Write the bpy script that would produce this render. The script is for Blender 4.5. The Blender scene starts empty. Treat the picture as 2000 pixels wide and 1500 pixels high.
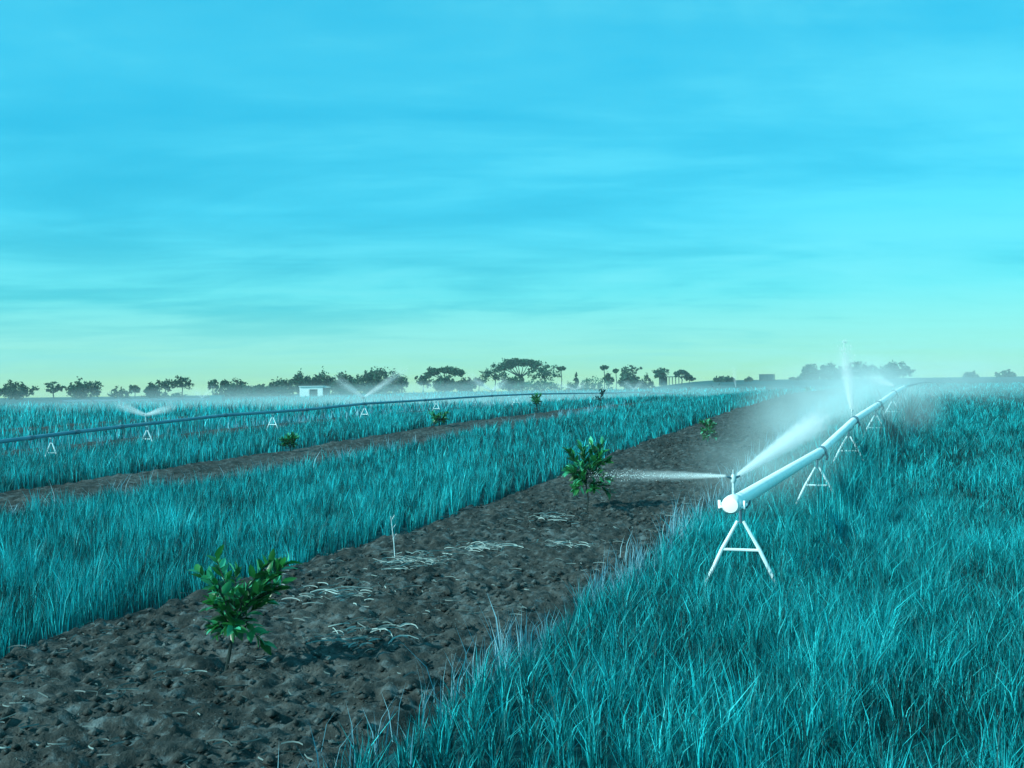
import bpy, math, random
import numpy as np
from mathutils import Vector, Matrix, Euler

random.seed(7)
rng = np.random.default_rng(11)
scene = bpy.context.scene
C = scene.collection
R = math.radians

# ------------------------------------------------------------------ camera
CAM_H = 1.57
cam_data = bpy.data.cameras.new("camera")
cam_data.sensor_width = 36.0
cam_data.lens = 36.0
cam_data.clip_start = 0.05
cam_data.clip_end = 9000
cam = bpy.data.objects.new("camera", cam_data)
C.objects.link(cam)
CAM_R = Euler((R(90.05), 0, 0)).to_matrix() @ Matrix.Rotation(R(-0.745), 3, 'Z')
cam.matrix_world = Matrix.Translation((0, 0, CAM_H)) @ CAM_R.to_4x4()
scene.camera = cam

# ------------------------------------------------------------------ sun, sky, exposure
SUN_AZ = Vector((-0.92, -0.40)).normalized()
SUN_EL = R(33)
tosun = Vector((SUN_AZ.x*math.cos(SUN_EL), SUN_AZ.y*math.cos(SUN_EL), math.sin(SUN_EL)))
sl = bpy.data.lights.new("sun", 'SUN')
sl.energy = 4.2
sl.angle = R(0.5)
sl.color = (0.86, 1.0, 0.95)
so = bpy.data.objects.new("sun", sl)
so.rotation_euler = tosun.to_track_quat('Z', 'Y').to_euler()
so.location = (-30, 0, 40)
C.objects.link(so)

scene.view_settings.view_transform = 'Standard'
scene.view_settings.look = 'None'
scene.view_settings.exposure = 0.6
scene.view_settings.gamma = 1.0
scene.view_settings.use_curve_mapping = False
scene.cycles.volume_bounces = 5
scene.cycles.max_bounces = 16
scene.cycles.diffuse_bounces = 14
scene.cycles.transmission_bounces = 14


class NT:
    """small node helper"""
    def __init__(self, tree):
        self.t = tree
        self.n = tree.nodes
        self.l = tree.links

    def node(self, typ, **kw):
        nd = self.n.new(typ)
        for k, v in kw.items():
            setattr(nd, k, v)
        return nd

    def put(self, sock, v):
        if hasattr(v, 'is_output') or isinstance(v, bpy.types.NodeSocket):
            self.l.new(v, sock)
        else:
            sock.default_value = v

    def math(self, op, a, b=0.0, c=None, clamp=False):
        nd = self.node('ShaderNodeMath', operation=op, use_clamp=clamp)
        self.put(nd.inputs[0], a)
        self.put(nd.inputs[1], b)
        if c is not None:
            self.put(nd.inputs[2], c)
        return nd.outputs[0]

    def mix(self, fac, a, b, blend='MIX'):
        nd = self.node('ShaderNodeMix', data_type='RGBA', blend_type=blend)
        self.put(nd.inputs[0], fac)
        self.put(nd.inputs[6], a)
        self.put(nd.inputs[7], b)
        return nd.outputs[2]

    def ramp(self, fac, stops, interp='LINEAR'):
        nd = self.node('ShaderNodeValToRGB')
        nd.color_ramp.interpolation = interp
        el = nd.color_ramp.elements
        while len(el) < len(stops):
            el.new(0.5)
        for e, (p, c) in zip(el, stops):
            e.position = p
            e.color = (c, c, c, 1) if isinstance(c, (int, float)) else (*c, 1)
        self.put(nd.inputs[0], fac)
        return nd.outputs[0]

    def noise(self, vec, scale, detail=4, rough=0.55, dist=0.0):
        nd = self.node('ShaderNodeTexNoise')
        if vec is not None:
            self.l.new(vec, nd.inputs['Vector'])
        nd.inputs['Scale'].default_value = scale
        nd.inputs['Detail'].default_value = detail
        nd.inputs['Roughness'].default_value = rough
        nd.inputs['Distortion'].default_value = dist
        return nd.outputs[0]

    def mapping(self, vec, scale=(1, 1, 1), rot=(0, 0, 0), loc=(0, 0, 0)):
        nd = self.node('ShaderNodeMapping')
        self.l.new(vec, nd.inputs[0])
        nd.inputs['Scale'].default_value = scale
        nd.inputs['Rotation'].default_value = rot
        nd.inputs['Location'].default_value = loc
        return nd.outputs[0]


def srgb(r, g, b):
    f = lambda c: (c/255/12.92) if c/255 <= 0.04045 else ((c/255+0.055)/1.055)**2.4
    return (f(r), f(g), f(b))


def build_world():
    w = bpy.data.worlds.new("World")
    scene.world = w
    w.use_nodes = True
    w.node_tree.nodes.clear()
    k = NT(w.node_tree)
    out = k.node('ShaderNodeOutputWorld')
    sky = k.node('ShaderNodeTexSky', sky_type='NISHITA')
    sky.sun_disc = False
    sky.sun_elevation = SUN_EL
    sky.sun_rotation = math.atan2(SUN_AZ.x, SUN_AZ.y)
    sky.air_density = 1.0
    sky.dust_density = 1.0
    bg_sky = k.node('ShaderNodeBackground')
    tint = k.mix(1.0, sky.outputs[0], (0.05, 0.75, 0.8, 1), 'MULTIPLY')
    k.l.new(tint, bg_sky.inputs[0])
    bg_sky.inputs[1].default_value = 0.05
    # overcast veil with streaky cloud bands, all by sky direction
    tc = k.node('ShaderNodeTexCoord')
    sep = k.node('ShaderNodeSeparateXYZ')
    k.l.new(tc.outputs['Generated'], sep.inputs[0])
    x, y, z = sep.outputs
    zc = k.math('MAXIMUM', z, 0.0)
    den = k.math('ADD', zc, 0.09)
    comb = k.node('ShaderNodeCombineXYZ')
    k.l.new(k.math('DIVIDE', x, den), comb.inputs[0])
    k.l.new(k.math('DIVIDE', y, den), comb.inputs[1])
    m1 = k.mapping(comb.outputs[0], scale=(0.62, 0.9, 1), rot=(0, 0, R(-8)))
    n1 = k.noise(m1, 0.95, 7, 0.6, 0.6)
    m2 = k.mapping(comb.outputs[0], scale=(0.5, 1.3, 1), rot=(0, 0, R(6)), loc=(3, 1, 0))
    n2 = k.noise(m2, 2.2, 5, 0.6, 0.25)
    nn = k.math('ADD', k.math('MULTIPLY', n1, 0.68), k.math('MULTIPLY', n2, 0.32))
    # clearer to the right, greyer to the left
    nn = k.math('ADD', nn, k.math('MULTIPLY', x, 0.16))
    cl = k.ramp(nn, [(0.31, 0.0), (0.70, 1.0)], 'EASE')
    base = k.ramp(zc, [(0.0, (0.52, 0.72, 0.24)), (0.018, (0.40, 0.67, 0.36)), (0.045, (0.30, 0.63, 0.56)),
                       (0.085, (0.13, 0.58, 0.64)), (0.16, (0.045, 0.47, 0.67)), (0.30, (0.05, 0.50, 0.72)), (1.0, (0.10, 0.55, 0.72))])
    dark = k.ramp(zc, [(0.0, (0.48, 0.66, 0.24)), (0.03, (0.28, 0.60, 0.50)), (0.075, (0.06, 0.40, 0.50)),
                       (0.16, (0.018, 0.36, 0.56)), (0.30, (0.015, 0.42, 0.68)), (1.0, (0.05, 0.45, 0.65))])
    light = k.ramp(zc, [(0.0, (0.46, 0.70, 0.34)), (0.03, (0.36, 0.69, 0.58)), (0.085, (0.19, 0.64, 0.68)),
                        (0.16, (0.095, 0.60, 0.77)), (0.30, (0.11, 0.64, 0.80)), (1.0, (0.25, 0.7, 0.8))])
    lo = k.ramp(cl, [(0.0, 0.0), (0.5, 1.0)])
    hi = k.ramp(cl, [(0.5, 0.0), (1.0, 1.0)])
    col = k.mix(lo, dark, base)
    col = k.mix(hi, col, light)
    bg = k.node('ShaderNodeBackground')
    k.l.new(col, bg.inputs[0])
    bg.inputs[1].default_value = 0.60
    add = k.node('ShaderNodeAddShader')
    k.l.new(bg_sky.outputs[0], add.inputs[0])
    k.l.new(bg.outputs[0], add.inputs[1])
    k.l.new(add.outputs[0], out.inputs[0])


build_world()


# ------------------------------------------------------------------ helpers
def ray(px, py):
    return (CAM_R @ Vector(((px-1000)/2000, -(py-750)/2000, -1))).normalized()


# terrain: x, y in metres, rows run along (0.375, 1); u = x - 0.375 y is constant along a row
ROW = 0.375
YK = np.array([-50, 11, 13, 15.4, 18.4, 22.7, 27, 33, 41, 48, 55, 64, 88, 120, 170, 200, 250, 300, 340, 400, 5000])
F = [(-20.0, [0, 0, 0, 0, 0, 0.02, 0.07, 0.19, 0.32, 0.40, 0.38, 0.30, 0.08, 0.1, 0.2, 0.35, -0.5, -1.5, -2.5, -4.0, -80]),
     (-12.5, [0, 0, 0, 0, .05, .15, .30, .42, .50, .52, .54, .54, .40, .30, .3, 0.35, -0.5, -1.5, -2.5, -4.0, -80]),
     (-3.8, [0, 0, .03, .10, .20, .36, .50, .65, .80, .90, .93, .95, .95, .90, .9, 1.0, -0.5, -1.5, -2.5, -4.0, -80]),
     (-1.0, [0, 0, .05, .22, .42, .58, .69, .80, .88, .95, 1.0, 1.0, .98, .95, .95, 1.1, -0.5, -1.5, -2.5, -4.0, -80])]


def H(x, y):
    x = np.asarray(x, float)
    y = np.asarray(y, float)
    u = x-ROW*y
    us = np.array([f[0] for f in F])
    vals = np.stack([np.interp(y, YK, f[1]) for f in F], 0)
    uc = np.clip(u, us[0], us[-1]-1e-6)
    i = np.clip(np.searchsorted(us, uc, side='right')-1, 0, len(us)-2)
    t = (uc-us[i])/(us[i+1]-us[i])
    t = t*t*(3-2*t)
    a = np.take_along_axis(vals, i[None], 0)[0] if vals.ndim > 1 else vals[i]
    b = np.take_along_axis(vals, (i+1)[None], 0)[0] if vals.ndim > 1 else vals[i+1]
    q = np.clip((x/np.maximum(y, 1.0)-0.06)/0.14, 0, 1)
    q = q*q*(3-2*q)
    rise = np.interp(y, [200, 250, 300, 340, 400, 5000], [0, 1.5, 3.1, 4.6, 6.3, 82.3])
    return a*(1-t)+b*t+q*rise


def h1(x, y):
    return float(H(np.array([x]), np.array([y]))[0])


def ground_at(px, py):
    d = ray(px, py)
    t = 3.0
    step = 0.1
    while t < 3000:
        p = Vector((0, 0, CAM_H))+d*t
        if p.z <= h1(p.x, p.y):
            return p
        t += step
        step = max(0.05, t*0.01)
    return Vector((0, 0, CAM_H))+d*300


def at_depth(px, py, y):
    d = ray(px, py)
    return Vector((0, 0, CAM_H))+d*(y/d.y)


def on_row(px, u):
    """depth at which the row line u crosses the picture column px"""
    s = (px-1000)/2000
    y = u/(s-ROW)
    return u+ROW*y, y


_perm = np.random.default_rng(5).random((256, 256))


def vnoise(x, y):
    xi = np.floor(x).astype(int)
    yi = np.floor(y).astype(int)
    fx = x-xi
    fy = y-yi
    fx = fx*fx*(3-2*fx)
    fy = fy*fy*(3-2*fy)
    g = lambda a, b: _perm[a % 256, b % 256]
    return (g(xi, yi)*(1-fx)+g(xi+1, yi)*fx)*(1-fy)+(g(xi, yi+1)*(1-fx)+g(xi+1, yi+1)*fx)*fy


def fbm(x, y, o=4, g=0.5):
    s = 0
    a = 1
    tot = 0
    for i in range(o):
        s = s+a*vnoise(x*2**i+17*i, y*2**i+31*i)
        tot += a
        a *= g
    return s/tot


def tag(o, label=None, cat=None, group=None, kind=None):
    if label:
        o['label'] = label
    if cat:
        o['category'] = cat
    if group:
        o['group'] = group
    if kind:
        o['kind'] = kind
    return o


def empty(name, loc=(0, 0, 0), rz=0.0):
    o = bpy.data.objects.new(name, None)
    o.empty_display_size = 0.1
    o.location = loc
    o.rotation_euler = (0, 0, rz)
    C.objects.link(o)
    return o


def link(name, me, mat, parent=None):
    o = bpy.data.objects.new(name, me)
    if mat:
        me.materials.append(mat)
    C.objects.link(o)
    if parent:
        o.parent = parent
    return o


def copy_tree(o, parent=None):
    c = o.copy()
    C.objects.link(c)
    c.parent = parent
    for ch in list(o.children):
        copy_tree(ch, c)
    return c


class MB:
    """collects shapes and links them as one mesh"""
    def __init__(self):
        self.v = []
        self.f = []

    def box(self, c, s, rz=0.0):
        cx, cy, cz = c
        hx, hy, hz = s[0]/2, s[1]/2, s[2]/2
        b = len(self.v)
        ca, sa = math.cos(rz), math.sin(rz)
        for dx, dy, dz in [(-1, -1, -1), (1, -1, -1), (1, 1, -1), (-1, 1, -1), (-1, -1, 1), (1, -1, 1), (1, 1, 1), (-1, 1, 1)]:
            X, Y = dx*hx, dy*hy
            self.v.append((cx+X*ca-Y*sa, cy+X*sa+Y*ca, cz+dz*hz))
        for q in [(0, 3, 2, 1), (4, 5, 6, 7), (0, 1, 5, 4), (1, 2, 6, 5), (2, 3, 7, 6), (3, 0, 4, 7)]:
            self.f.append(tuple(b+i for i in q))
        return self

    def tube(self, pts, rad, n=10, cap=True):
        pts = [Vector(p) for p in pts]
        if not isinstance(rad, (list, tuple)):
            rad = [rad]*len(pts)
        b = len(self.v)
        up = None
        for i, p in enumerate(pts):
            if i == 0:
                t = pts[1]-pts[0]
            elif i == len(pts)-1:
                t = pts[-1]-pts[-2]
            else:
                t = (pts[i+1]-pts[i]).normalized()+(pts[i]-pts[i-1]).normalized()
            t.normalize()
            if up is None:
                up = Vector((0, 0, 1)) if abs(t.z) < 0.9 else Vector((1, 0, 0))
            a = t.cross(up).normalized()
            c = a.cross(t).normalized()
            up = c
            for j in range(n):
                th = 2*math.pi*j/n
                self.v.append(tuple(p+(a*math.cos(th)+c*math.sin(th))*rad[i]))
        for i in range(len(pts)-1):
            for j in range(n):
                j2 = (j+1) % n
                self.f.append((b+i*n+j, b+(i+1)*n+j, b+(i+1)*n+j2, b+i*n+j2))
        if cap:
            self.f.append(tuple(b+j for j in range(n)))
            self.f.append(tuple(b+(len(pts)-1)*n+j for j in reversed(range(n))))
        return self

    def build(self, name, mat, parent=None, smooth=False):
        me = bpy.data.meshes.new(name)
        me.from_pydata(self.v, [], self.f)
        me.update()
        if smooth:
            me.polygons.foreach_set('use_smooth', [True]*len(me.polygons))
            try:
                me.set_sharp_from_angle(angle=R(40))
            except Exception:
                pass
        return link(name, me, mat, parent)


def np_mesh(name, verts, faces, k, attrs=None, smooth=False):
    """verts (n,3), faces (m,k)"""
    me = bpy.data.meshes.new(name)
    n, m = len(verts), len(faces)
    me.vertices.add(n)
    me.vertices.foreach_set('co', np.ascontiguousarray(verts, np.float32).ravel())
    me.loops.add(m*k)
    me.loops.foreach_set('vertex_index', np.ascontiguousarray(faces, np.int32).ravel())
    me.polygons.add(m)
    me.polygons.foreach_set('loop_start', np.arange(0, m*k, k, dtype=np.int32))
    me.polygons.foreach_set('loop_total', np.full(m, k, np.int32))
    if smooth:
        me.polygons.foreach_set('use_smooth', np.ones(m, bool))
    me.update()
    me.validate()
    for a, val in (attrs or {}).items():
        at = me.attributes.new(a, 'FLOAT', 'POINT')
        at.data.foreach_set('value', np.ascontiguousarray(val, np.float32))
    return me


# ------------------------------------------------------------------ materials
def new_mat(name):
    m = bpy.data.materials.new(name)
    m.use_nodes = True
    m.node_tree.nodes.clear()
    k = NT(m.node_tree)
    out = k.node('ShaderNodeOutputMaterial')
    return m, k, out


def principled(k, out, col, rough=0.6, spec=0.4, metal=0.0, bump=None, bump_s=0.4, bump_d=0.02):
    p = k.node('ShaderNodeBsdfPrincipled')
    k.put(p.inputs['Base Color'], col if not isinstance(col, tuple) else (*col[:3], 1))
    k.put(p.inputs['Roughness'], rough)
    p.inputs['Specular IOR Level'].default_value = spec
    p.inputs['Metallic'].default_value = metal
    if bump is not None:
        b = k.node('ShaderNodeBump')
        b.inputs['Strength'].default_value = bump_s
        b.inputs['Distance'].default_value = bump_d
        k.l.new(bump, b.inputs['Height'])
        k.l.new(b.outputs[0], p.inputs['Normal'])
    if out is not None:
        k.l.new(p.outputs[0], out.inputs[0])
    return p


def mottled(name, c1, c2, scale=5.0, rough=0.6, spec=0.4, metal=0.0, bump_s=0.2, lo=0.35, hi=0.65, bump_d=0.01):
    m, k, out = new_mat(name)
    tc = k.node('ShaderNodeTexCoord')
    n = k.noise(tc.outputs['Object'], scale, 5, 0.6)
    f = k.ramp(n, [(lo, 0.0), (hi, 1.0)])
    principled(k, out, k.mix(f, (*c1, 1), (*c2, 1)), rough, spec, metal, n, bump_s, bump_d)
    return m


def leaf_mat(name, c1, c2, c3, rough=0.5, spec=0.4, trans=0.35):
    """foliage: colour by the per-leaf random attribute, some light through the blade"""
    m, k, out = new_mat(name)
    a = k.node('ShaderNodeAttribute', attribute_name='tint')
    col = k.ramp(a.outputs['Fac'], [(0.0, c1), (0.55, c2), (1.0, c3)])
    p = principled(k, None, col, rough, spec)
    t = k.node('ShaderNodeBsdfTranslucent')
    k.l.new(col, t.inputs[0])
    mx = k.node('ShaderNodeMixShader')
    mx.inputs[0].default_value = trans
    k.l.new(p.outputs[0], mx.inputs[1])
    k.l.new(t.outputs[0], mx.inputs[2])
    k.l.new(mx.outputs[0], out.inputs[0])
    return m


M = {}
M['grass'] = leaf_mat('grass_blades', (0.000, 0.030, 0.030), (0.000, 0.28, 0.30), (0.03, 0.84, 0.90), 0.55, 0.22, 0.35)
M['dry'] = leaf_mat('dry_grass', (0.06, 0.24, 0.31), (0.18, 0.44, 0.53), (0.50, 0.80, 0.86), 0.6, 0.3, 0.3)
M['straw'] = leaf_mat('straw', (0.04, 0.075, 0.075), (0.11, 0.17, 0.17), (0.30, 0.43, 0.42), 0.6, 0.3, 0.15)
M['citrus'] = leaf_mat('citrus_leaves', (0.002, 0.035, 0.008), (0.022, 0.21, 0.045), (0.09, 0.66, 0.40), 0.34, 0.5, 0.45)  # lightest tone has the cyan sky reflection put into the leaf colour
M['citrus_dark'] = leaf_mat('sapling_leaves', (0.002, 0.03, 0.03), (0.004, 0.06, 0.06), (0.01, 0.11, 0.11), 0.4, 0.5, 0.25)
M['gum'] = leaf_mat('gum_leaves', (0.001, 0.032, 0.018), (0.004, 0.064, 0.036), (0.012, 0.12, 0.07), 0.6, 0.25, 0.2)
M['olive'] = leaf_mat('olive_leaves', (0.006, 0.045, 0.024), (0.016, 0.08, 0.04), (0.04, 0.14, 0.065), 0.6, 0.25, 0.25)
M['green'] = leaf_mat('hedge_leaves', (0.004, 0.075, 0.045), (0.012, 0.13, 0.075), (0.03, 0.20, 0.11), 0.6, 0.25, 0.25)
M['bark'] = mottled('bark', (0.020, 0.045, 0.05), (0.05, 0.09, 0.09), 3.0, 0.85, 0.2, bump_s=0.5)
M['stem'] = mottled('young_stem', (0.008, 0.020, 0.020), (0.025, 0.045, 0.04), 30, 0.8, 0.2)
M['pipe'] = mottled('aluminium_pipe', (0.68, 0.80, 0.81), (0.88, 0.95, 0.95), 7.0, 0.45, 0.5, 0.0, 0.25, 0.25, 0.5)
M['stand'] = mottled('painted_stand', (0.55, 0.80, 0.84), (0.70, 0.88, 0.90), 9.0, 0.5, 0.4)
M['coupling'] = mottled('coupling_clamp', (0.04, 0.11, 0.15), (0.09, 0.20, 0.25), 20.0, 0.55, 0.4)
M['dark_pipe'] = mottled('dark_shaded_pipe', (0.05, 0.19, 0.26), (0.09, 0.27, 0.34), 3.0, 0.5, 0.4)  # dark pipe colour with the shade of its near side put in
M['brass'] = mottled('sprinkler_metal', (0.30, 0.45, 0.48), (0.5, 0.68, 0.7), 40.0, 0.4, 0.5)
M['white_wall'] = mottled('whitewash', (0.62, 0.80, 0.80), (0.74, 0.88, 0.86), 0.8, 0.8, 0.2)
M['shed_dark'] = mottled('dark_board', (0.012, 0.04, 0.045), (0.03, 0.07, 0.075), 1.5, 0.8, 0.2)
M['shed_roof'] = mottled('tin_roof', (0.45, 0.66, 0.68), (0.6, 0.78, 0.8), 1.2, 0.5, 0.4)
M['slat'] = mottled('grey_slat', (0.03, 0.085, 0.095), (0.06, 0.13, 0.14), 2.0, 0.8, 0.2)
M['teal'] = mottled('teal_tank', (0.0, 0.22, 0.25), (0.0, 0.28, 0.30), 2.0, 0.6, 0.3)


def ground_mat():
    m, k, out = new_mat('field_ground')
    tc = k.node('ShaderNodeTexCoord')
    mp = k.mapping(tc.outputs['Object'], scale=(1, 0.35, 1), rot=(0, 0, R(20.5)))
    n1 = k.noise(mp, 0.08, 5, 0.6)
    n2 = k.noise(tc.outputs['Object'], 2.5, 6, 0.65)
    col = k.mix(k.ramp(n1, [(0.4, 0.0), (0.62, 1.0)]), (0.001, 0.06, 0.065, 1), (0.012, 0.12, 0.14, 1))
    col = k.mix(k.ramp(n2, [(0.35, 0.0), (0.7, 0.7)]), col, (0.000, 0.02, 0.022, 1))
    principled(k, out, col, 0.9, 0.15, 0, n2, 0.6, 0.05)
    return m


def soil_mat():
    m, k, out = new_mat('damp_soil')
    tc = k.node('ShaderNodeTexCoord')
    mp = k.mapping(tc.outputs['Object'], scale=(1, 0.3, 1), rot=(0, 0, R(20.5)))
    big = k.noise(mp, 1.3, 5, 0.6, 0.2)
    mid = k.noise(tc.outputs['Object'], 9.0, 6, 0.65)
    fine = k.noise(tc.outputs['Object'], 55.0, 4, 0.6)
    c = k.mix(k.ramp(big, [(0.36, 0.0), (0.66, 1.0)]), (0.019, 0.023, 0.020, 1), (0.055, 0.067, 0.063, 1))
    c = k.mix(k.ramp(mid, [(0.38, 1.0), (0.54, 0.0)]), c, (0.010, 0.018, 0.017, 1))
    c = k.mix(k.ramp(mid, [(0.54, 0.0), (0.68, 0.9)]), c, (0.085, 0.125, 0.13, 1))
    c = k.mix(k.ramp(fine, [(0.62, 0.0), (0.74, 0.55)]), c, (0.14, 0.23, 0.24, 1))
    h = k.math('ADD', k.math('MULTIPLY', mid, 0.6), k.math('MULTIPLY', fine, 0.4))
    principled(k, out, c, 0.85, 0.25, 0, h, 0.9, 0.03)
    return m


M['ground'] = ground_mat()
M['soil'] = soil_mat()


def water_mat():
    m, k, out = new_mat('water_droplets')
    d = k.node('ShaderNodeBsdfDiffuse')
    d.inputs[0].default_value = (0.90, 0.985, 0.99, 1)
    t = k.node('ShaderNodeBsdfTranslucent')
    t.inputs[0].default_value = (0.90, 0.985, 0.99, 1)
    a = k.node('ShaderNodeMixShader')
    a.inputs[0].default_value = 0.5
    k.l.new(d.outputs[0], a.inputs[1])
    k.l.new(t.outputs[0], a.inputs[2])
    k.l.new(a.outputs[0], out.inputs[0])
    return m


M['water'] = water_mat()


# ------------------------------------------------------------------ ground sheet and soil strips
STRIPS = [(-5.55, -2.1, 2.0, 62), (-13.9, -10.7, 5.0, 70), (-22.6, -19.3, 12.0, 110), (-31.2, -28.0, 20.0, 130), (-40.0, -36.6, 30, 140)]


def strip_edge(u0, y, seed):
    return u0+0.30*(fbm(y*0.35+seed, y*0+seed*3.1, 3)-0.5)+0.22*(vnoise(y*1.7+seed, y*0+seed)-0.5)


def build_ground():
    ys = np.concatenate([np.linspace(-30, 2, 12), np.geomspace(2.2, 160, 170)[0:], np.geomspace(165, 5000, 60)])
    s = np.sign(np.linspace(-1, 1, 121))*np.abs(np.linspace(-1, 1, 121))**1.25
    Y, S = np.meshgrid(ys, s, indexing='ij')
    X = S*(25+np.maximum(Y, 0)*1.25)
    Z = H(X, Y)
    near = np.exp(-np.maximum(Y, 0)/60)
    Z = Z+near*0.04*(fbm(X*0.9, Y*0.9, 3)-0.5)
    for (a, b, y0, y1) in STRIPS:                     # sink the sheet under each soil strip
        u = X-ROW*Y
        ins = np.clip(np.minimum(u-a, b-u)/0.4, 0, 1)*((Y > y0-1) & (Y < y1+2))
        Z = Z-0.10*ins
    ny, nx = X.shape
    i, j = np.meshgrid(np.arange(ny-1), np.arange(nx-1), indexing='ij')
    q = np.stack([i*nx+j, i*nx+j+1, (i+1)*nx+j+1, (i+1)*nx+j], -1).reshape(-1, 4)
    me = np_mesh('ground', np.stack([X, Y, Z], -1).reshape(-1, 3), q, 4, smooth=True)
    tag(link('ground', me, M['ground']), kind='structure')


def build_strip(idx, a, b, y0, y1):
    ys = []
    y = y0
    while y < y1:
        ys.append(y)
        y += max(0.022, 0.0026*y*(1 if idx == 0 else 2.2))
    ys = np.array(ys)
    nu = 150 if idx == 0 else 50
    t = np.linspace(0, 1, nu)
    Y, T = np.meshgrid(ys, t, indexing='ij')
    A = strip_edge(a, Y, 3.3+idx*7)
    B = strip_edge(b, Y, 9.1+idx*5)
    U = A+(B-A)*T
    X = U+ROW*Y
    e = np.clip(np.minimum(T, 1-T)*(b-a)/0.35, 0, 1)
    e = e*e*(3-2*e)
    Z = H(X, Y)-0.07*(1-e)+0.02*e
    v = X*0.936-Y*0.351
    w = X*0.351+Y*0.936
    Z = Z+e*(0.09*(fbm(v*1.6, w*0.7, 3)-0.5)+0.085*(fbm(X*5.5, Y*5.5, 3, 0.6)-0.5)+0.085*(fbm(X*17+5, Y*17, 2, 0.6)-0.5))
    ny, nx = X.shape
    i, j = np.meshgrid(np.arange(ny-1), np.arange(nx-1), indexing='ij')
    q = np.stack([i*nx+j, i*nx+j+1, (i+1)*nx+j+1, (i+1)*nx+j], -1).reshape(-1, 4)
    me = np_mesh('soil_strip', np.stack([X, Y, Z], -1).reshape(-1, 3), q, 4, smooth=True)
    tag(link('soil_strip', me, M['soil']), kind='structure')


build_ground()
for i, s in enumerate(STRIPS):
    build_strip(i, *s)


# ------------------------------------------------------------------ grass
def in_soil(x, y):
    u = x-ROW*y
    m = np.zeros(len(x), bool)
    for i, (a, b, y0, y1) in enumerate(STRIPS):
        A = strip_edge(a, y, 3.3+i*7)
        B = strip_edge(b, y, 9.1+i*5)
        m |= (u > A+0.22) & (u < B-0.16) & (y > y0) & (y < y1)
    return m


def scatter(bands, ulo, uhi):
    xs, ys = [], []
    for (y0, y1, dens) in bands:
        y = np.sqrt(rng.random(int(dens*1.3*(y1*y1-y0*y0)/2+dens*6*(y1-y0)))*(y1*y1-y0*y0)+y0*y0)
        half = 0.60*y+1.6
        x = (rng.random(len(y))*2-1)*half
        # keep true density: thin to dens per square metre
        keep = rng.random(len(y)) < np.minimum(1, dens*2*half*(y1-y0)/max(1, len(y))*y/((y0+y1)/2)*0+1)
        u = x-ROW*y
        keep &= (u > ulo) & (u < uhi)
        x, y = x[keep], y[keep]
        s = ~in_soil(x, y)
        xs.append(x[s])
        ys.append(y[s])
    return np.concatenate(xs), np.concatenate(ys)


def blades(name, x, y, hgt, mat, label, lean=0.35, tint=None, wid=1.0, cat='grass'):
    n = len(x)
    d = np.hypot(x, y)
    # blades gather into tufts
    c = np.where(d < 9, 0.13, np.where(d < 20, 0.20, 0.34))
    ix, iy = np.floor(x/c).astype(int), np.floor(y/c).astype(int)
    tx = (ix+0.2+0.6*_perm[ix % 256, iy % 256])*c
    ty = (iy+0.2+0.6*_perm[(iy+77) % 256, (ix+31) % 256])*c
    vig = 0.62+0.75*_perm[(ix+13) % 256, (iy+151) % 256]
    ox, oy = (x-tx)/c, (y-ty)/c
    x = tx+(x-tx)*0.55
    y = ty+(y-ty)*0.55
    z = H(x, y)-0.02
    cl = fbm(x*1.1, y*1.1, 3)
    cl2 = fbm(x*4.1+9, y*4.1, 2)
    cl3 = vnoise(x*8.3+3, y*8.3)
    h = hgt*(0.10+0.80*cl+0.55*cl2+0.50*cl3)*(0.4+0.9*rng.random(n))*vig
    w = np.maximum(0.0050, 0.00056*d)*(0.55+0.5*rng.random(n)+0.9*rng.random(n)**5)*wid
    ang = rng.random(n)*2*np.pi
    fx, fy = np.cos(ang), np.sin(ang)                # blade width direction
    la = rng.random(n)*2*np.pi
    lm = lean*h*(0.2+1.2*rng.random(n)**1.5)
    lx = np.cos(la)*lm+0.03*h+ox*0.28*h
    ly = np.sin(la)*lm+oy*0.28*h
    V = np.zeros((n, 5, 3))
    for i, (s, t, ww) in enumerate([(-1, 0, 1), (1, 0, 1), (-1, .55, .8), (1, .55, .8), (0, 1, 0)]):
        V[:, i, 0] = x+fx*w*s*ww*0.5+lx*t*t
        V[:, i, 1] = y+fy*w*s*ww*0.5+ly*t*t
        V[:, i, 2] = z+h*t*(1-0.12*t)
    b = np.arange(n)[:, None]*5
    tri = np.stack([b+[0, 1, 3], b+[0, 3, 2], b+[2, 3, 4]], 1).reshape(-1, 3)
    tn = rng.random(n)*0.55+0.55*(cl-0.35)+0.05 if tint is None else tint(n, 0.6*cl+0.25*cl2+0.15*cl3)
    me = np_mesh(name, V.reshape(-1, 3), tri, 3, {'tint': np.repeat(np.clip(tn, 0, 1), 5)})
    o = link(name, me, mat)
    tag(o, label, cat, kind='stuff')
    return o


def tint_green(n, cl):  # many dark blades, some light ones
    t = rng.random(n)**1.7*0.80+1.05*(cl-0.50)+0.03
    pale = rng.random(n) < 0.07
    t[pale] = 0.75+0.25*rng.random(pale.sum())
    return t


# right-hand field, near to far
x, y = scatter([(2.6, 7, 2700), (7, 12, 2100), (12, 22, 1000), (22, 45, 320), (45, 90, 45)], -2.15, 60)
blades('grass', x, y, 0.215, M['grass'], 'tall teal grass of the wide field right of the irrigation pipe', 0.42, tint_green)
# between the first and the second soil strip
x, y = scatter([(3.5, 9, 2200), (9, 16, 1600), (16, 30, 700), (30, 60, 190), (60, 100, 30)], -10.75, -5.3)
blades('grass', x, y, 0.24, M['grass'], 'upright teal grass between the two nearest soil strips', 0.22, tint_green)
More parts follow.
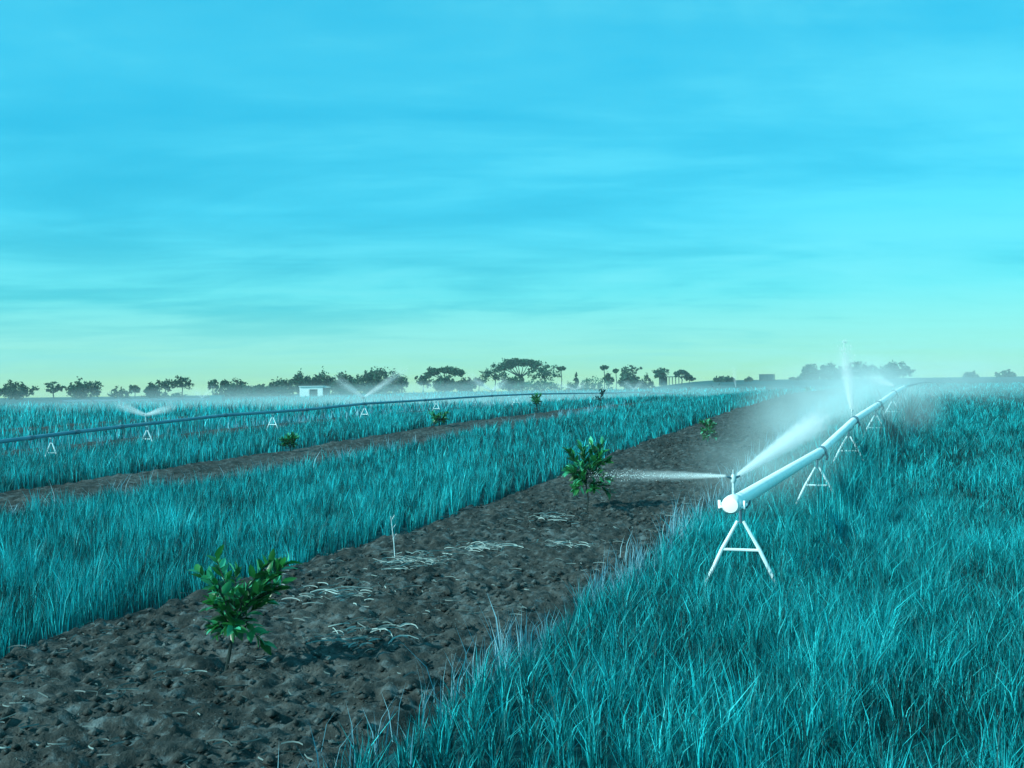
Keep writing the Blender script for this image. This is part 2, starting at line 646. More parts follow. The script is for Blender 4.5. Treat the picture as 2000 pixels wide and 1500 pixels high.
# between second and third strip
x, y = scatter([(10, 20, 700), (20, 40, 340), (40, 75, 90), (75, 130, 16)], -19.4, -13.7)
blades('grass', x, y, 0.30, M['grass'], 'teal grass in front of the dark far irrigation pipe', 0.22, tint_green)
# far field
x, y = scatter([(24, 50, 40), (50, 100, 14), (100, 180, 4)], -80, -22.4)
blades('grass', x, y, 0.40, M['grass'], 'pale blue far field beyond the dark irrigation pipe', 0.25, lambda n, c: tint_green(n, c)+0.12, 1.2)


def tall_patch():
    n = 5200
    y = 9.6+20*rng.random(n)**1.2
    u = -0.78+0.75*rng.random(n)**1.3
    g = vnoise(y*1.3, u*2+5)
    k = rng.random(n) < 0.25+0.75*(g > 0.4)
    blades('grass', (u+ROW*y)[k], y[k], 0.47, M['grass'], 'taller rank grass along the right side of the bright pipe', 0.3, tint_green)


tall_patch()


def edge_points(u0, y0, y1, dens, spread):
    n = int((y1-y0)*dens)
    y = y0+(y1-y0)*rng.random(n)**1.3
    u = u0+rng.normal(0, spread, n)
    g = vnoise(y*2.3+u0, y*0+2)
    k = rng.random(n) < (g > 0.5)*0.8+0.12
    return (u+ROW*y)[k], y[k]


# dry pale fringe along the edges
ex, ey = [], []
for (u0, y0, y1, dn, sp) in [(-2.15, 3.5, 14, 210, 0.10), (-10.65, 9, 40, 60, 0.2), (-19.2, 18, 80, 50, 0.35), (-2.2, 14, 40, 50, 0.15), (-22.8, 20, 90, 40, 0.5)]:
    a, b = edge_points(u0, y0, y1, dn, sp)
    ex.append(a)
    ey.append(b)
blades('dry_grass', np.concatenate(ex), np.concatenate(ey), 0.30, M['dry'], 'pale dry grass fringing the bare soil strips', 0.35, None, 1.1, 'dry grass')


# ------------------------------------------------------------------ loose things on the soil: clods, straw
def soil_points(n, idx, y0, y1, power=1.0):
    a, b, _, _ = STRIPS[idx]
    y = y0+(y1-y0)*rng.random(n)**power
    u = a+0.3+(b-a-0.6)*rng.random(n)
    return u+ROW*y, y


def clods():
    x, y = soil_points(14000, 0, 2.8, 26, 1.5)
    n = len(x)
    ico = np.array([(1, 0, 0), (-1, 0, 0), (0, 1, 0), (0, -1, 0), (0, 0, 1), (0, 0, -1)], float)
    fac = np.array([(0, 2, 4), (2, 1, 4), (1, 3, 4), (3, 0, 4), (2, 0, 5), (1, 2, 5), (3, 1, 5), (0, 3, 5)])
    r = 0.005+0.034*rng.random(n)**5
    V = ico[None]*(0.7+0.6*rng.random((n, 6, 1)))*r[:, None, None]
    V[..., 2] *= 0.7
    th = rng.random(n)*6.28
    c, s = np.cos(th)[:, None], np.sin(th)[:, None]
    X = V[..., 0]*c-V[..., 1]*s
    Y = V[..., 0]*s+V[..., 1]*c
    V[..., 0] = X+x[:, None]
    V[..., 1] = Y+y[:, None]
    V[..., 2] += (H(x, y)+0.02+0.02*rng.random(n))[:, None]
    f = (np.arange(n)[:, None, None]*6+fac[None]).reshape(-1, 3)
    tag(link('soil_clods', np_mesh('soil_clods', V.reshape(-1, 3), f, 3), M['soil']),
        'small crumbly clods scattered over the bare soil strip', 'soil clods', kind='stuff')


clods()


def straws(n, cx, cy, spread, L0, L1, lift=0.02, w=0.004, curl=0.14):
    """arched dry stems lying on the soil, returns verts, faces, tint"""
    V, Fc, T = [], [], []
    for i in range(n):
        x = cx+random.gauss(0, spread)
        y = cy+random.gauss(0, spread)
        th = random.uniform(0, math.pi*2)
        bend = random.uniform(-1, 1)*1.1
        L = random.uniform(L0, L1)
        arch = random.uniform(0.0, curl)*L
        zb = h1(x, y)+0.03+random.uniform(0, lift)
        px, py = -math.sin(th)*w*random.uniform(.6, 1.6), math.cos(th)*w*random.uniform(.6, 1.6)
        b = len(V)
        for j in range(5):
            t = j/4
            X = x+math.cos(th+bend*(t-0.5))*L*(t-0.5)
            Y = y+math.sin(th+bend*(t-0.5))*L*(t-0.5)
            Z = zb+arch*4*t*(1-t)*0.5
            V += [(X-px, Y-py, Z), (X+px, Y+py, Z+0.006)]
        for j in range(4):
            Fc.append((b+2*j, b+2*j+1, b+2*j+3, b+2*j+2))
        T += [random.random()]*10
    return V, Fc, T


V, Fc, T = [], [], []
for i in range(420):
    x_, y_ = soil_points(1, 0, 3.0, 18, 1.5)
    v, f, t = straws(random.randint(1, 4), float(x_[0]), float(y_[0]), 0.07, 0.02, 0.16, w=0.0010)
    Fc += [tuple(q+len(V) for q in ff) for ff in f]
    V += v
    T += t
# thicker wisps of bleached straw: picture spot, stems, spread
for (p, n, sp) in [((665, 1178), 70, 0.19), ((812, 1112), 110, 0.17), ((940, 1085), 80, 0.15), ((1080, 1022), 45, 0.15), ((1115, 1078), 50, 0.12), ((725, 1262), 50, 0.15)]:
    g = ground_at(*p)
    v, f, t = straws(n, g.x, g.y, sp, 0.06, 0.22, 0.06, 0.0014, 0.28)
    Fc += [tuple(q+len(V) for q in ff) for ff in f]
    V += v
    T += [0.66+0.66*q for q in t]
tag(link('straw_litter', np_mesh('straw_litter', np.array(V), np.array(Fc), 4, {'tint': np.array(T)*0.75}), M['straw']),
    'thin pale straws and bleached wisps strewn over the bare soil strip', 'straw', kind='stuff')

g = ground_at(772, 1098)
tp = at_depth(763, 1008, g.y)
mb = MB().tube([(0, 0, -0.03), ((tp.x-g.x)*0.4+0.004, 0, (tp.z-g.z)*0.45), (tp.x-g.x, 0, tp.z-g.z)], [0.0045, 0.0035, 0.002], 6)
for s in (0.5, 0.7, 0.9):
    zz = (tp.z-g.z)*s
    mb.tube([((tp.x-g.x)*s, 0, zz), ((tp.x-g.x)*s+0.03, 0.01, zz+0.05)], [0.002, 0.001], 4)
o = mb.build('dry_stalk', M['stand'])
o.location = g
tag(o, 'thin pale upright stalk at the grass edge of the soil strip', 'stalk')


# ------------------------------------------------------------------ saplings
def leaf_np(P, D, N, L, W):
    """one folded pointed leaf: 8 verts, 6 tris"""
    S = D.cross(N).normalized()
    N2 = S.cross(D).normalized()
    pts = [P, P+D*L*.35+S*W*.5+N2*W*.18, P+D*L*.35, P+D*L*.35-S*W*.5+N2*W*.18,
           P+D*L*.7+S*W*.38+N2*W*.05, P+D*L*.7-N2*L*.04, P+D*L*.7-S*W*.38+N2*W*.05, P+D*L-N2*L*.12]
    f = [(0, 2, 1), (0, 3, 2), (1, 2, 5), (1, 5, 4), (2, 3, 6), (2, 6, 5), (4, 5, 7), (5, 6, 7)]
    return pts, f


def sapling(name, base, height, width, nbr, nleaf, seed, mat, label, leafL=0.085, skirt=0.45, stem_r=0.011, droop=0.0, fan=1.0, lean=0.0):
    rd = random.Random(seed)
    root = empty(name, base)
    tag(root, label, 'sapling', 'young citrus trees along the soil strips')
    tk = MB()
    top = Vector((lean, 0, height*0.62))
    tk.tube([(0, 0, -0.03), (lean*0.2+0.01, 0.005, height*0.22), (lean*0.6-0.01, 0, height*0.42), top], [stem_r, stem_r*.9, stem_r*.75, stem_r*.4], 7)
    V, Fc, T = [], [], []
    for b in range(nbr):
        az = b*2.399+rd.uniform(-.4, .4)
        s = rd.random()
        st = Vector((lean*0.5, 0, height*(0.28+0.30*s)))
        el = rd.uniform(0.25, 1.1)+0.35*s
        r = width*0.5*rd.uniform(0.75, 1.05)
        zt = height*rd.uniform(skirt, 1.0)
        if b >= 2 and fan > 0.9:
            r *= 0.35+0.72*zt/height
        if b < 2:
            zt = height*0.97
            r *= 0.8 if fan > 0.9 else 0.25
        end = Vector((math.cos(az)*r+lean, math.sin(az)*r, zt))
        mid = (st+end)*0.5+Vector((0, 0, 0.04*height*(1-droop)))
        tk.tube([st, mid, end], [stem_r*.5, stem_r*.35, stem_r*.18], 5)
        for q in range(nleaf):
            t = 0.25+0.75*(q+rd.random())/nleaf
            P = st.lerp(mid, t*2) if t < .5 else mid.lerp(end, t*2-1)
            dr = (end-mid).normalized()
            rnd = Vector((rd.gauss(0, 1), rd.gauss(0, 1), rd.gauss(0, 1))).normalized()
            D = (dr*(0.55+0.3*t)+rnd*0.75+Vector((0, 0, 0.25-droop))).normalized()
            N = (Vector((0, 0, 1))+Vector((rd.gauss(0, .5), rd.gauss(0, .5), 0))).normalized()
            if abs(D.dot(N)) > 0.97:
                N = Vector((1, 0, 0))
            L = leafL*rd.uniform(0.7, 1.2)
            pts, f = leaf_np(P, D, N, L, L*rd.uniform(.36, .5))
            Fc += [tuple(k+len(V) for k in ff) for ff in f]
            V += [tuple(p) for p in pts]
            T += [min(1, max(0, rd.random()**1.4*0.85+(0.15 if t > .8 else 0)))]*8
    tk.build('trunk', M['stem'], root, True)
    link('foliage', np_mesh('foliage', np.array(V), np.array(Fc), 3, {'tint': np.array(T)}, smooth=True), mat, root)
    return root


def sap_at(px, base_py, top_py, wpx, nbr, nleaf, seed, mat, label, u=None, **kw):
    if u is None:
        g = ground_at(px, base_py)
    else:
        X, Y = on_row(px, u)
        g = Vector((X, Y, h1(X, Y)))
    tz = at_depth(px, top_py, g.y).z
    return sapling('citrus_sapling', g, max(0.25, tz-g.z), wpx*g.y/2000, nbr, nleaf, seed, mat, label, **kw)


sap_at(440, 1312, 1092, 178, 20, 17, 1, M['citrus'], 'nearest leafy citrus sapling on the bare soil with broad fanned crown', leafL=0.094, skirt=0.24, lean=0.10)
sap_at(1147, 1003, 866, 96, 17, 19, 5, M['citrus'], 'dense dark sapling standing on soil left of the near water jet', leafL=0.125, skirt=0.26, fan=0.5)
sap_at(1385, 872, 822, 34, 13, 18, 3, M['citrus'], 'third sapling along the nearest soil strip beside wet soil', leafL=0.10, skirt=0.35, fan=0.5)
sap_at(1577, 780, 760, 16, 7, 7, 4, M['citrus'], 'tiny farthest sapling of the nearest strip in front of the spray mist', leafL=0.16, skirt=0.35, fan=0.5, u=-4.2)
sap_at(565, 890, 850, 36, 13, 18, 6, M['citrus'], 'dark sapling in grass below the far pipe, left of the others in its row', leafL=0.10, fan=0.6, u=-13.2)
sap_at(858, 838, 806, 40, 14, 18, 7, M['citrus'], 'low spreading sapling at the edge of the second soil strip', leafL=0.12, fan=1.0, u=-13.2, skirt=0.3)
sap_at(1047, 803, 769, 20, 12, 18, 8, M['citrus'], 'slim upright sapling whose top crosses the far pipe', leafL=0.12, fan=0.4, u=-13.2)
sap_at(1172, 795, 760, 22, 9, 7, 9, M['citrus_dark'], 'bluish sapling with white droplets around it below the far tree line', leafL=0.15, fan=0.6, u=-13.2)
sap_at(1263, 777, 761, 28, 7, 5, 10, M['citrus_dark'], 'dark wide straggly sapling at the far end of the dark pipe', leafL=0.2, fan=1.2, u=-18.0, skirt=0.6)
sap_at(1341, 771, 758, 18, 6, 5, 12, M['citrus_dark'], 'dark bent sapling right of the straggly wide one', leafL=0.2, fan=1.2, u=-18.0, skirt=0.6)
sap_at(1396, 768, 749, 24, 6, 5, 13, M['citrus_dark'], 'dark forked sapling near the lone far vertical spray', leafL=0.2, fan=1.2, u=-18.0, skirt=0.7)
sap_at(1451, 768, 758, 8, 5, 5, 14, M['citrus_dark'], 'tiny dark sapling just right of the lone far vertical spray', leafL=0.2, fan=0.6, u=-18.0)


# ------------------------------------------------------------------ irrigation pipes
def sprinkler(parent, p, scale=1.0, az=0.0, mat=None):
    """riser, body and two nozzles, child of the pipe"""
    mat = mat or M['brass']
    b = MB()
    b.tube([(0, 0, 0), (0, 0, 0.11*scale)], 0.012*scale, 8)
    b.tube([(0, 0, 0.105*scale), (0, 0, 0.12*scale), (0, 0, 0.15*scale), (0, 0, 0.17*scale)], [0.017*scale, 0.022*scale, 0.022*scale, 0.012*scale], 10)
    b.tube([(0, 0, 0.17*scale), (0, 0, 0.205*scale)], 0.007*scale, 6)
    s = b.build('sprinkler', mat, parent, True)
    s.location = p
    for sg in (-1, 1):
        c = MB().tube([(0, 0, 0.135*scale), (sg*math.cos(az)*0.06*scale, sg*math.sin(az)*0.06*scale, 0.155*scale)], [0.011*scale, 0.007*scale], 8)
        c.build('nozzle', M['coupling'], s, True)
    return s


def stand_mesh():
    """A-frame: local x across the pipe, z up from the ground, pipe axis at z 0.67"""
    parts = {}
    parts['leg'] = []
    for sg in (-1, 1):
        parts['leg'].append(MB().tube([(sg*0.022, 0, 0.505), (sg*0.14, 0, 0.29), (sg*0.285, 0, -0.02)], [0.012, 0.015, 0.015], 8))
    parts['crossbar'] = MB().tube([(-0.132, 0, 0.285), (0.132, 0, 0.285)], 0.011, 8)
    sd = MB()
    sd.tube([(0, 0, 0.49), (0, 0, 0.60)], 0.012, 8)
    sd.tube([(math.sin(t)*0.074, 0, 0.67-math.cos(t)*0.074) for t in np.linspace(-1.5, 1.5, 11)], 0.008, 6)
    parts['saddle'] = sd
    return parts


_proto = {}


def stand(x, y, rz, label, key, mats, group):
    if key not in _proto:
        root = empty('pipe_stand', (x, y, h1(x, y)), rz)
        P = stand_mesh()
        for l in P['leg']:
            l.build('leg', mats[0], root, True)
        P['crossbar'].build('crossbar', mats[0], root, True)
        P['saddle'].build('saddle', mats[1], root, True)
        _proto[key] = root
    else:
        root = copy_tree(_proto[key])
        root.location = (x, y, h1(x, y))
        root.rotation_euler = (0, 0, rz)
    tag(root, label, 'pipe stand', group)
    return root


PIPE_Z = 0.67
ROW_AZ = math.atan2(1, ROW)                       # heading of the rows


def pipe_point(px, py, y):
    return at_depth(px, py, y)


# near pipe: traced joints (pixel, depth)
NEAR = [(1430, 985, 7.55), (1603, 882, 12.9), (1668, 821, 16.2), (1716, 790, 18.9), (1746, 768, 23.2), (1765, 757, 27.5), (1784, 751, 34), (1800, 747.5, 42),
        (1815, 746.5, 52), (1829, 747.5, 66), (1843, 751, 80)]
near_pts = [pipe_point(*q) for q in NEAR]


def build_pipe(name, pts, rad, label, mats, cap=True, coupler=True, thin=99):
    o0 = pts[0]
    root = empty(name, o0)
    tag(root, label, 'irrigation pipe', 'irrigation pipes')
    for i in range(len(pts)-1):
        a, b = pts[i]-o0, pts[i+1]-o0
        d = (b-a).normalized()
        n = 6
        sag = 0.0
        line = [a.lerp(b, t)+Vector((0, 0, -sag*4*t*(1-t))) for t in np.linspace(0.002, 0.998, n)]
        rr = rad if i < thin else rad*0.6
        MB().tube(line, rr, 20).build('pipe_section', mats[0] if i < thin else mats[1], root, True)
        if coupler and 0 < i < thin:
            c = MB()
            c.tube([a-d*0.10, a-d*0.06, a-d*0.059, a+d*0.059, a+d*0.06, a+d*0.10], [rad*1.06, rad*1.12, rad*1.24, rad*1.24, rad*1.12, rad*1.06], 20)
            side = d.cross(Vector((0, 0, 1))).normalized()
            c.tube([a+side*rad*1.15+Vector((0, 0, -rad*0.2)), a+side*rad*1.6+Vector((0, 0, -rad*1.2)), a+side*rad*1.2+Vector((0, 0, -rad*1.9))], rad*0.25, 6)
            c.build('coupling', mats[1], root, True)
    if cap:
        d = (pts[1]-pts[0]).normalized()
        side = d.cross(Vector((0, 0, 1))).normalized()
        c = MB()
        c.tube([-d*0.075, -d*0.070, -d*0.05, d*0.03, d*0.10, d*0.13], [rad*0.55, rad*1.0, rad*1.22, rad*1.26, rad*1.22, rad*1.02], 24)
        c.build('end_cap', mats[0], root, True)
        h = MB()
        upv = side.cross(d).normalized()
        for sg in (-1, 1):
            s = side*sg
            h.tube([s*rad*1.15+d*0.10, s*rad*1.75+d*0.06-upv*0.005, s*rad*1.7-d*0.01-upv*0.012, s*rad*1.25-d*0.03-upv*0.02], rad*0.16, 6)
            h.tube([s*rad*1.62-d*0.02-upv*0.03, s*rad*1.7-d*0.01+upv*0.03], rad*0.2, 6)
        h.build('latch', mats[0], root, True)
    return root


PR = 0.055
pipe1 = build_pipe('irrigation_pipe', near_pts, PR, 'bright white irrigation pipe on stands, its capped end nearest the camera', (M['pipe'], M['coupling']), thin=5)
d0 = (near_pts[1]-near_pts[0]).normalized()
S1 = near_pts[0]+d0*0.06+Vector((-0.0, 0, PR))
hs = 0.8
sprinkler(pipe1, S1-near_pts[0], 0.95, R(200))
S2 = near_pts[2]+Vector((-0.03, 0, PR))
sprinkler(pipe1, S2-near_pts[0], 0.7, R(100))
S3 = near_pts[4]+Vector((0, 0, PR))
sprinkler(pipe1, S3-near_pts[0], 0.8, R(160))


def near_stand_pos(i, t):
    return near_pts[i].lerp(near_pts[i+1], t)


NS = [(0, 0.055, 'nearest white A-frame stand under the capped end of the pipe'),
      (0, 0.93, 'second white A-frame stand, half sunk in grass before the first pipe joint'),
      (1, 0.80, 'third white A-frame stand along the bright pipe, right of its second sprinkler'),
      (2, 0.86, 'fourth white A-frame stand along the bright pipe'),
      (3, 0.90, 'fifth white A-frame stand along the bright pipe'),
      (4, 0.88, 'sixth and smallest white A-frame stand in the spray mist')]
for (i, t, lab) in NS:
    p = near_stand_pos(i, t)
    dd = (near_pts[i+1]-near_pts[i])
    rz = math.atan2(dd.y, dd.x)-math.pi/2
    st = stand(p.x, p.y, rz+R(6), lab, 'near', (M['stand'], M['coupling']), 'stands under the bright pipe')
    st.location.z = p.z-PIPE_Z

cx_, cy_ = [], []
for (i, t, lab) in NS[1:]:
    p = near_stand_pos(i, t)
    m_ = 260
    cx_.append(p.x+0.10+rng.normal(0, 0.13, m_))
    cy_.append(p.y-0.42+rng.normal(0, 0.16, m_))
blades('grass', np.concatenate(cx_), np.concatenate(cy_), 0.62, M['grass'], 'rank grass clumps grown up round the stands of the bright pipe', 0.3, tint_green)

# far pipe
FARP = [(60, 855, 21.6), (150, 843.5, 23), (236, 833.5, 25), (440, 811, 29), (599, 800, 33), (710, 788.5, 37), (830, 781.5, 41.3), (960, 773, 48), (1044, 769.5, 54), (1155, 768, 64), (1245, 766.5, 75), (1325, 769, 88)]
far_pts = [pipe_point(-60, 870, 19.5)]+[pipe_point(*q) for q in FARP]
pipe2 = build_pipe('irrigation_pipe', far_pts, 0.043, 'irrigation pipe coloured dark for its shaded side, crossing the far left field', (M['dark_pipe'], M['coupling']), cap=False)


def far_at(px):
    for i in range(len(FARP)-1):
        if FARP[i][0] <= px <= FARP[i+1][0]:
            t = (px-FARP[i][0])/(FARP[i+1][0]-FARP[i][0])
            y = FARP[i][2]+(FARP[i+1][2]-FARP[i][2])*t
            py = FARP[i][1]+(FARP[i+1][1]-FARP[i][1])*t
            return at_depth(px, py, y)


for px, lab in [(100, 'white stand under the far pipe at the left rim of the picture'),
                (287, 'white stand under the far pipe below its leftmost water fan'),
                (532, 'white stand under the far pipe left of the white shed'),
                (712, 'white stand under the far pipe below the tall water fan'),
                (852, 'white stand under the far pipe behind the low spreading sapling'),
                (1008, 'small white stand under the far pipe left of the slim sapling')]:
    p = far_at(px)
    st = stand(p.x, p.y, R(-25), lab, 'far', (M['stand'], M['dark_pipe']), 'stands under the far pipe')
    st.location.z = p.z-PIPE_Z
for px, lab in [(592, 'dark stand under the far pipe straight below the white shed'),
                (785, 'dark stand under the far pipe right of the tall water fan'),
                (928, 'dark stand under the far pipe below the umbrella trees'),
                (1122, 'farthest dark stand under the far pipe')]:
    p = far_at(px)
    st = stand(p.x, p.y, R(-25), lab, 'fardark', (M['coupling'], M['coupling']), 'stands under the far pipe')
    st.location.z = p.z-PIPE_Z


# ------------------------------------------------------------------ water sprays
def jet(label, p0, p1, r0, r1, dens, seed, drops, fade=1.0, dsize=0.004, parent=None):
    """a tapering jet of fine spray: vapour cone, with loose drops as its child"""
    p0, p1 = Vector(p0), Vector(p1)
    d = p1-p0
    L = d.length
    m, k, out = new_mat('jet_vapour')
    m.cycles.volume_step_rate = 0.35
    tc = k.node('ShaderNodeTexCoord')
    sp = k.node('ShaderNodeSeparateXYZ')
    k.l.new(tc.outputs['Object'], sp.inputs[0])
    x, y, z = sp.outputs
    rad = k.math('SQRT', k.math('ADD', k.math('MULTIPLY', x, x), k.math('MULTIPLY', y, y)))
    rz = k.math('MULTIPLY_ADD', z, (r1-r0)/L, r0)
    q = k.math('SUBTRACT', 1.0, k.math('DIVIDE', rad, rz), clamp=True)
    q = k.math('POWER', q, 1.5)
    thin = k.math('POWER', k.math('DIVIDE', r0, rz), 1.25)
    fd = k.math('POWER', k.math('SUBTRACT', 1.0, k.math('DIVIDE', z, L), clamp=True), fade)
    cb = k.node('ShaderNodeCombineXYZ')
    k.l.new(k.math('DIVIDE', x, rz), cb.inputs[0])
    k.l.new(k.math('DIVIDE', y, rz), cb.inputs[1])
    k.l.new(k.math('MULTIPLY', z, 0.9), cb.inputs[2])
    nz = k.ramp(k.noise(cb.outputs[0], 3.4, 6, 0.7), [(0.36, 0.02), (0.66, 1.0)])
    den = k.math('MULTIPLY', k.math('MULTIPLY', q, thin), k.math('MULTIPLY', k.math('MULTIPLY', fd, nz), dens))
    v = k.node('ShaderNodeVolumePrincipled')
    v.inputs['Color'].default_value = (0.95, 1.0, 1.0, 1)
    k.l.new(den, v.inputs['Density'])
    k.l.new(v.outputs[0], out.inputs['Volume'])
    mb = MB().tube([(0, 0, L*t) for t in np.linspace(0, 1, 9)], [r0+(r1-r0)*t for t in np.linspace(0, 1, 9)], 16)
    o = mb.build('jet' if parent else 'water_spray', m, parent)
    o.location = p0-parent.location if parent else p0
    o.rotation_euler = d.to_track_quat('Z', 'Y').to_euler()
    if not parent:
        tag(o, label, 'water spray', 'water sprays from the pipes')
    r = np.random.default_rng(seed)
    n = drops
    t = r.random(n)**0.8
    rr = (r0+(r1-r0)*t)*0.55*np.abs(r.normal(0, 0.6, n))
    a = r.random(n)*6.283
    P = np.stack([np.cos(a)*rr, np.sin(a)*rr, t*L*1.05], 1)
    sz = (dsize*(0.35+0.7*r.random(n)))[:, None]
    e = np.array([(1, 0, 0), (-.5, .87, 0), (-.5, -.87, 0), (0, 0, 3.0), (0, 0, -2.0)])
    V = P[:, None, :]+e[None]*sz[:, None]
    f = np.array([(0, 1, 3), (1, 2, 3), (2, 0, 3), (1, 0, 4), (2, 1, 4), (0, 2, 4)])
    dr = link('drops', np_mesh('drops', V.reshape(-1, 3), (np.arange(n)[:, None, None]*5+f[None]).reshape(-1, 3), 3), M['water'], o)
    dr['kind'] = 'stuff'
    return o


n1 = S1+Vector((0, 0, 0.14))
jet('fat white water jet shooting right along the bright pipe from the nearest sprinkler', n1+Vector((0.05, 0.05, 0.012)), at_depth(1612, 814, 12.4), 0.020, 0.21, 330, 21, 1300, 0.8)
jet('thin water jet shooting left over bare soil from the nearest sprinkler', n1+Vector((-0.06, 0, 0.01)), at_depth(1170, 928, 9.4), 0.013, 0.11, 300, 22, 350, 1.7)
n2 = S2+Vector((0, 0, 0.13))
jet('upright white water plume rising from the second sprinkler of the bright pipe', n2, at_depth(1648, 670, 16.3), 0.045, 0.22, 170, 23, 350, 1.0, 0.006)
n3 = S3+Vector((0, 0, 0.12))
jet('low curved water arc left of the far end of the bright pipe', n3, at_depth(1695, 736, 21.0), 0.03, 0.2, 70, 24, 150, 1.0, 0.006)


def fan(px, py, left, right, n, label, size, seed, y=None, r1=0.16):
    p = far_at(px) if y is None else at_depth(px, py, y)
    q = Vector((p.x, p.y, p.z+0.062))
    if y is None:
        sprinkler(pipe2, q-far_pts[0], 1.2, 0.3)
    q = q+Vector((0, 0, 0.16))
    root = empty('water_spray', q)
    tag(root, label, 'water spray', 'water sprays from the pipes')
    for a, e in enumerate((left, right)):
        if e:
            p1 = at_depth(e[0], e[1], q.y)
            p1 = q+(p1-q)*1.25
            jet(None, q, p1, 0.05, r1, n, seed*3+a, 60, 0.9, size, root)


fan(285, 815, (238, 793), (332, 796), 110, 'white water fan at the left end of the far dark pipe', 0.006, 31, r1=0.2)
fan(710, 778, (664, 744), (778, 731), 80, 'tall greenish water fan in front of the dense dark trees', 0.008, 32, r1=0.34)
fan(960, 765, (922, 738), (986, 745), 80, 'pale water fan in front of the umbrella trees', 0.008, 33, r1=0.5)
fan(1125, 758, (1092, 752), (1140, 749), 40, 'faint water fan below the green hedge bushes', 0.01, 34, r1=0.5)
fan(1238, 755, (1222, 748), (1252, 748), 40, 'faintest water fan at the far end of the dark pipe', 0.01, 35, r1=0.5)
fan(1437, 760, None, (1433, 724), 40, 'lone far upright water plume left of the slatted shelter', 0.012, 36, y=100, r1=0.6)
fan(395, 782, (414, 758), (380, 762), 30, 'white water burst at the gap in the left trees', 0.014, 37, y=95, r1=1.0)
fan(832, 768, (816, 748), (844, 748), 30, 'white water burst left of the flat-topped tree', 0.014, 38, y=95, r1=1.0)


# ------------------------------------------------------------------ trees
def leaves(blobs, n, size, rd):
    """blobs: (cx,cy,cz,rx,ry,rz,weight) -> leaf clump mesh arrays"""
    w = np.array([b[6] for b in blobs], float)
    w /= w.sum()
    V, T = [], []
    for b, ww in zip(blobs, w):
        m = max(6, int(n*ww))
        # sub clumps spread over the blob, leaves gathered round each one
        nc = max(3, m//14)
        dcl = rd.normal(0, 1, (nc, 3))
        dcl /= np.linalg.norm(dcl, axis=1)[:, None]
        rcl = (0.35+0.65*rd.random(nc)**0.5)[:, None]
        cc = dcl*rcl
        ti = rd.random(nc)
        k = rd.integers(0, nc, m)
        p = cc[k]+rd.normal(0, 0.16, (m, 3))
        P = p*np.array([b[3], b[4], b[5]])[None]+np.array([b[0], b[1], b[2]])[None]
        e1 = rd.normal(0, 1, (m, 3))
        e1 /= np.linalg.norm(e1, axis=1)[:, None]
        e2 = np.cross(e1, rd.normal(0, 1, (m, 3)))
        e2 /= np.linalg.norm(e2, axis=1)[:, None]
        s = (size*(0.5+rd.random(m)))[:, None]
        V.append(np.stack([P-e1*s, P+e2*s*.55, P+e1*s, P-e2*s*.55], 1))
        T.append(np.clip(0.7*ti[k]+0.3*rd.random(m), 0, 1))
    V = np.concatenate(V)
    T = np.concatenate(T)
    m = len(V)
    return V.reshape(-1, 3), np.arange(m*4).reshape(-1, 4), np.repeat(T, 4)


